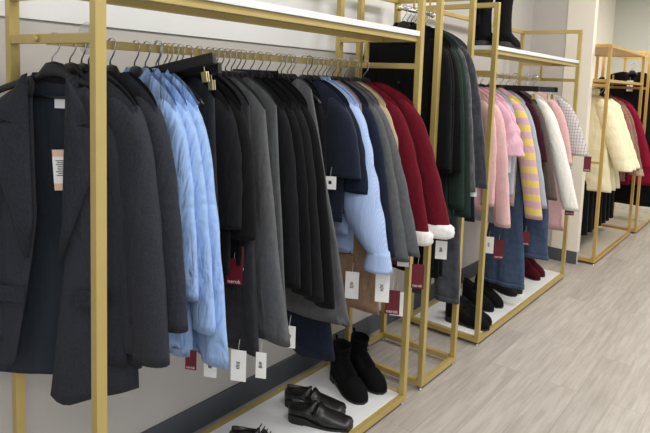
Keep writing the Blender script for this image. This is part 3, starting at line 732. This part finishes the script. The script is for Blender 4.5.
for i, x in enumerate((4.40, 4.55, 4.70, 4.85, 5.0, 5.15, 5.30)):
    g(x, 'skirt', 'black skirt on the low rail, %s from the partition wall' % ['first', 'second', 'third', 'fourth', 'fifth', 'sixth', 'seventh'][i], 'skirt', BLK, L=.60, ws=.19, wh=.22, slv=0, z0=.86, y0=YD+.07, T=.055, Th=.075, fold=.010, group='black skirts on the low rail', hls='black hanger of the %s low hung black skirt from the partition' % ['first', 'second', 'third', 'fourth', 'fifth', 'sixth', 'seventh'][i], hangg='hangers on the low rail')
# ---- rack E
RE = dict(z0=1.74, y0=.05, rz=.5, railname='the far right rack')
g(5.66, 'coat', 'large black coat with a white neck tag facing out on the far right rack', 'coat', BLK, L=.75, ws=.34, wh=.36, slv=.55, out=.08, ru=(.06, .055), T=.03, nd=.09, tags=((5.60, .05, 1.52, 'white', dict(w=.06, h=.11)),), hls='black hanger of the large black coat facing out', **RE)
RE = dict(z0=1.5, y0=.10, railname='the far right rack')
g(5.85, 'coat', 'crimson coat hanging behind the large black coat on the far right rack', 'coat', CRIM, L=.95, ws=.25, wh=.30, slv=.6, out=.15, ru=(.06, .055), T=.03, hls='hanger of the crimson coat behind the large black coat', **RE)
g(6.0, 'coat', 'long black coat at the back of the far right rack', 'coat', BLK, L=1.2, ws=.25, wh=.30, slv=.6, out=.15, ru=(.06, .055), T=.04, hls='hanger of the long black coat at the back', **RE)
g(6.15, 'coat', 'second long black coat at the back of the far right rack', 'coat', BLK, L=1.2, ws=.25, wh=.32, slv=.6, out=.2, ru=(.06, .055), T=.04, hls='hanger of the second long black coat at the back', **RE)

# ---------------------------------------------------------------- extra bare hangers on the near rail (hooks crowd between the garments)
for x, lb in ((.105, 'empty black hanger tucked behind the front post'), (.36, 'empty hanger with gold hook beside the swung clip hanger'), (.375, 'empty gold hook hanger next to the dark grey dress'), (.55, 'empty black hanger before the mid grey dress'), (.60, 'empty black hanger after the mid grey dress'), (.65, 'empty black hanger before the black stand collar jackets'), (.90, 'empty black hanger behind the grey pinafore'), (1.015, 'empty black hanger between navy top and blue blouse'), (1.32, 'empty black hanger between the wine red coats')):
    hanger(x, RY, ZR, 0, lb, 'empty hangers on the near rack', wid=.17, drop=.075, hookM=GOLDM if 'gold hook' in lb else STEEL)
# clear size discs on the near rail
for i, (x, r) in enumerate(((.115, .045), (.15, .022))):
    t = thing('size_disc', ['large clear plastic disc on the rail behind the front post', 'small clear plastic disc on the rail beside the front post'][i], 'size disc', (x, RY, ZR+.012))
    mb = MB(); rings = []
    for k in range(33):
        a = 2*PI*k/32
        rings.append([(.001*sx, rr*math.cos(a), rr*math.sin(a)) for rr, sx in ((r, -1), (r, 1), (.017, 1), (.017, -1))])
    mb.loft(rings, False, False).build('disc', CLEAR, t)

# ---------------------------------------------------------------- shoes
LEA = mat('black_leather', (13, 13, 15), .38, 0, .15, 90, 0, .6)
SUE = mat('black_suede', (17, 17, 19), .95, 0, .5, 300, .1, .15)
SOLE = mat('black_rubber', (24, 24, 25), .6, 0, .1, 100)
SOLW = mat('white_rubber', (222, 218, 205), .6)
GSU = mat('dark_grey_suede', (40, 38, 40), .95, 0, .5, 300, .1, .15)
WSU = mat('wine_suede', (72, 16, 26), .9, 0, .5, 300, .1, .15)
INS = mat('insole_dark', (10, 10, 11), .8)
def shoe(x, y, z, ang, label, M, group=None, L=.275, W=.092, boot=0, square=False, sole=SOLE, laces=True, name='shoe', cat='shoe', heel=.022, sth=.010, boot_r=.042, tab=False):
    """heel at the origin, toe along local +x"""
    t = thing(name, label, cat, (x, y, z), ang, group)
    def wid(s):
        a = .30+.12*math.sin(PI*min(1, s*1.4))**1+.0
        w = W/2*(.66+.18*math.sin(PI*min(s/.3, 1)/2)+.16*math.exp(-((s-.68)/.2)**2))
        if s < .12: w *= math.sqrt(max(0, 1-((.12-s)/.12)**2))*.9+.1
        e = 1-s; k = .10 if square else .24
        if e < k: w *= (1-((k-e)/k)**(3.5 if square else 2))**.5*(.9)+.1
        return max(w, .004)
    n = 20; rings = []
    # sole
    ss = [i/26 for i in range(27)]
    so = []
    for zz in (0, 1):
        so.append(None)
    vs = []; m2 = 24; outl = []
    for s in ss: outl.append((s*L, wid(s)*1.06))
    for s in ss[::-1]: outl.append((s*L, -wid(s)*1.06))
    def zs(px): return 0
    ring0 = [(px, py, (heel*.0)) for px, py in outl]; 
    hs = lambda px: heel if px < L*.30 else (max(0, 1-(px-L*.30)/(L*.28)))**1.5*heel
    up = [(px, py, hs(px)+sth) for px, py in outl]
    lo = [(px, py, hs(px) if px > L*.30 else 0) for px, py in outl]
    MB().loft([lo, up]).build('sole', sole, t)
    # upper
    for i in range(31):
        s = .01+.98*i/30; w = wid(s); px = s*L; b = hs(px)+sth
        if boot: topz = .062+.055*max(0, 1-s/.62)**.8 if s < .62 else .062*(1-((s-.62)/.38))**.7*.75+.026
        else: topz = .040 if s < .42 else (.040+.034*min(1, (s-.42)/.05) if s < .5 else .022+.042*(1-((s-.5)/.5)**.8))
        if s > .93: topz -= .016*((s-.93)/.07)**2
        r = []
        for k in range(n):
            a = PI*k/(n-1); c, q = math.cos(a), math.sin(a)
            r.append((px, w*c*(1 if q < .5 else 1-.12*(q-.5)), b+max(0.004, topz-b*.2)*q**(.6 if s > .5 else .3)))
        rings.append(r)
    MB().loft(rings).build('upper', M, t, True)
    if boot:
        rr = []
        for j in range(11):
            s = j/10; cx = L*.24+.012*math.sin(PI*s)*-1; zc = .05+boot*s
            ra = .062-.012*math.sin(PI*min(1, s*1.1)/2)+.003*s; rb = boot_r-.004*math.sin(PI*s)
            rr.append([(cx+ra*math.cos(2*PI*k/20), rb*math.sin(2*PI*k/20), zc-(.006*math.cos(2*PI*k/20) if j == 10 else 0)) for k in range(20)])
        top = rr[-1]
        rr.append([(cx+(v[0]-cx)*.88, v[1]*.86, v[2]) for v in top]); rr.append([(cx+(v[0]-cx)*.85, v[1]*.84, v[2]-.03) for v in top])
        MB().loft(rr).build('shaft', M, t, True)
        if tab: MB().tube([(L*.24-.058, 0, .05+boot-.015), (L*.24-.066, 0, .05+boot+.02), (L*.24-.056, 0, .05+boot+.022), (L*.24-.05, 0, .05+boot-.01)], .004, 6).build('pull_tab', M, t)
    else:
        # collar rim and dark opening
        op = []
        for k in range(28):
            a = 2*PI*k/28; px = L*(.235+.205*math.cos(a)); w = wid(max(.03, min(.97, px/L)))
            op.append((px, min(w*.80, .034)*math.sin(a), .068+(.008*math.cos(2*a))+(.006 if px > L*.38 else 0)+heel*.4))
        lowr = [(L*.235+(p[0]-L*.235)*1.03, p[1]*1.22, heel+.022) for p in op]; inn = [(L*.235+(p[0]-L*.235)*.9, p[1]*.86, p[2]-.001) for p in op]; dn = [(L*.235+(p[0]-L*.235)*.86, p[1]*.8, p[2]-.026) for p in op]
        MB().loft([lowr, op, inn, dn], False, False).build('collar_rim', M, t, True)
        MB().loft([[(p[0], p[1], p[2]-.001) for p in dn], [(L*.235+(p[0]-L*.235)*.98, p[1]*.98, p[2]-.004) for p in dn]]).build('insole', INS, t)
    if laces:
        mb = MB()
        for k in range(5 if not boot else 8):
            if boot and k > 3: px = L*.24+.058+.002; zz = .085+(k-3)*boot/5.5; mb.tube([(px-.012, -.018, zz), (px, 0, zz+.004), (px-.012, .018, zz)], .0028, 6)
            else:
                s = .62-.045*k; px = s*L; w = .018; zz = (.068 if not boot else .075)+.008*k+(heel*.3)
                mb.tube([(px, -w, zz-.006), (px+.004, 0, zz), (px, w, zz-.006)], .0026, 6)
        mb.build('laces', M, t, True)
    return t
ZTR = .0472
def pt_shoe(h, toe, *a, **k):
    d = (toe[0]-h[0], toe[1]-h[1]); return shoe(h[0], h[1], ZTR, math.atan2(d[1], d[0]), *a, **k)
GS = 'black square toed leather shoes'
pt_shoe((.942, .262), (1.05, .03), 'black leather square toed shoe, the nearer of the pair on the near tray', LEA, GS, square=True, laces=False)
pt_shoe((1.015, .355), (1.115, .105), 'black leather square toed shoe, the one behind its twin on the near tray', LEA, GS, square=True, laces=False)
pt_shoe((.665, .30), (.77, .06), 'black shoe cut off by the bottom edge of the picture', LEA, 'black shoes at the bottom edge')
GBo = 'black suede lace up ankle boots'
pt_shoe((1.335, .345), (1.215, .07), 'black suede ankle boot, the left one of the pair on the near tray', SUE, GBo, boot=.13, name='ankle_boot', cat='boot', L=.29, W=.10, tab=True)
pt_shoe((1.45, .33), (1.335, .045), 'black suede ankle boot, the right one of the pair near the rack post', SUE, GBo, boot=.13, name='ankle_boot', cat='boot', L=.29, W=.10, tab=True)
GC = 'black suede shoes on the pastel rack tray'
pt_shoe((2.27, .26), (2.30, -.0), 'black suede shoe nearest the tray corner of the pastel rack', SUE, GC, boot=.03)
pt_shoe((2.36, .28), (2.37, .02), 'black suede shoe behind the one at the tray corner', SUE, GC, boot=.03)
GL = 'black lace up shoes on the pastel rack tray'
pt_shoe((2.66, .34), (2.56, .09), 'black lace up bootie, left of its pair on the pastel tray', SUE, GL, boot=.06)
pt_shoe((2.78, .31), (2.64, .04), 'black lace up bootie, right of its pair on the pastel tray', SUE, GL, boot=.06)
GN = 'dark sneakers under the jeans'
pt_shoe((3.02, .33), (2.92, .10), 'dark grey sneaker under the flared jeans, mostly hidden', GSU, GN, boot=.02)
pt_shoe((3.12, .28), (2.95, .06), 'dark grey sneaker with pale sole under the flared jeans', GSU, GN, boot=.02, sole=SOLW)
GW = 'wine suede ankle boots'
pt_shoe((3.48, .31), (3.33, .06), 'wine red suede ankle boot, nearer one under the straight jeans', WSU, GW, boot=.12, name='ankle_boot', cat='boot')
pt_shoe((3.58, .31), (3.44, .08), 'wine red suede ankle boot, further one under the straight jeans', WSU, GW, boot=.12, name='ankle_boot', cat='boot')
# tall black boots on the shelf of the pastel rack
for i, (x, y) in enumerate(((2.22, .13), (2.29, .045))):
    t = shoe(x, y, ZS, .05-.08*i, ['tall black boot with tassel on the upper shelf, left one', 'tall black boot on the upper shelf, pointed toe to the right'][i], SUE, 'tall black boots on the upper shelf', L=.27, boot=.26, name='tall_boot', cat='boot', laces=False, boot_r=.052)
    if i == 0: MB().tube([(.0, .0, .22), (-.02, -.01, .17), (-.035, -.01, .11)], [.003, .006, .014], 8).build('tassel', SUE, t)
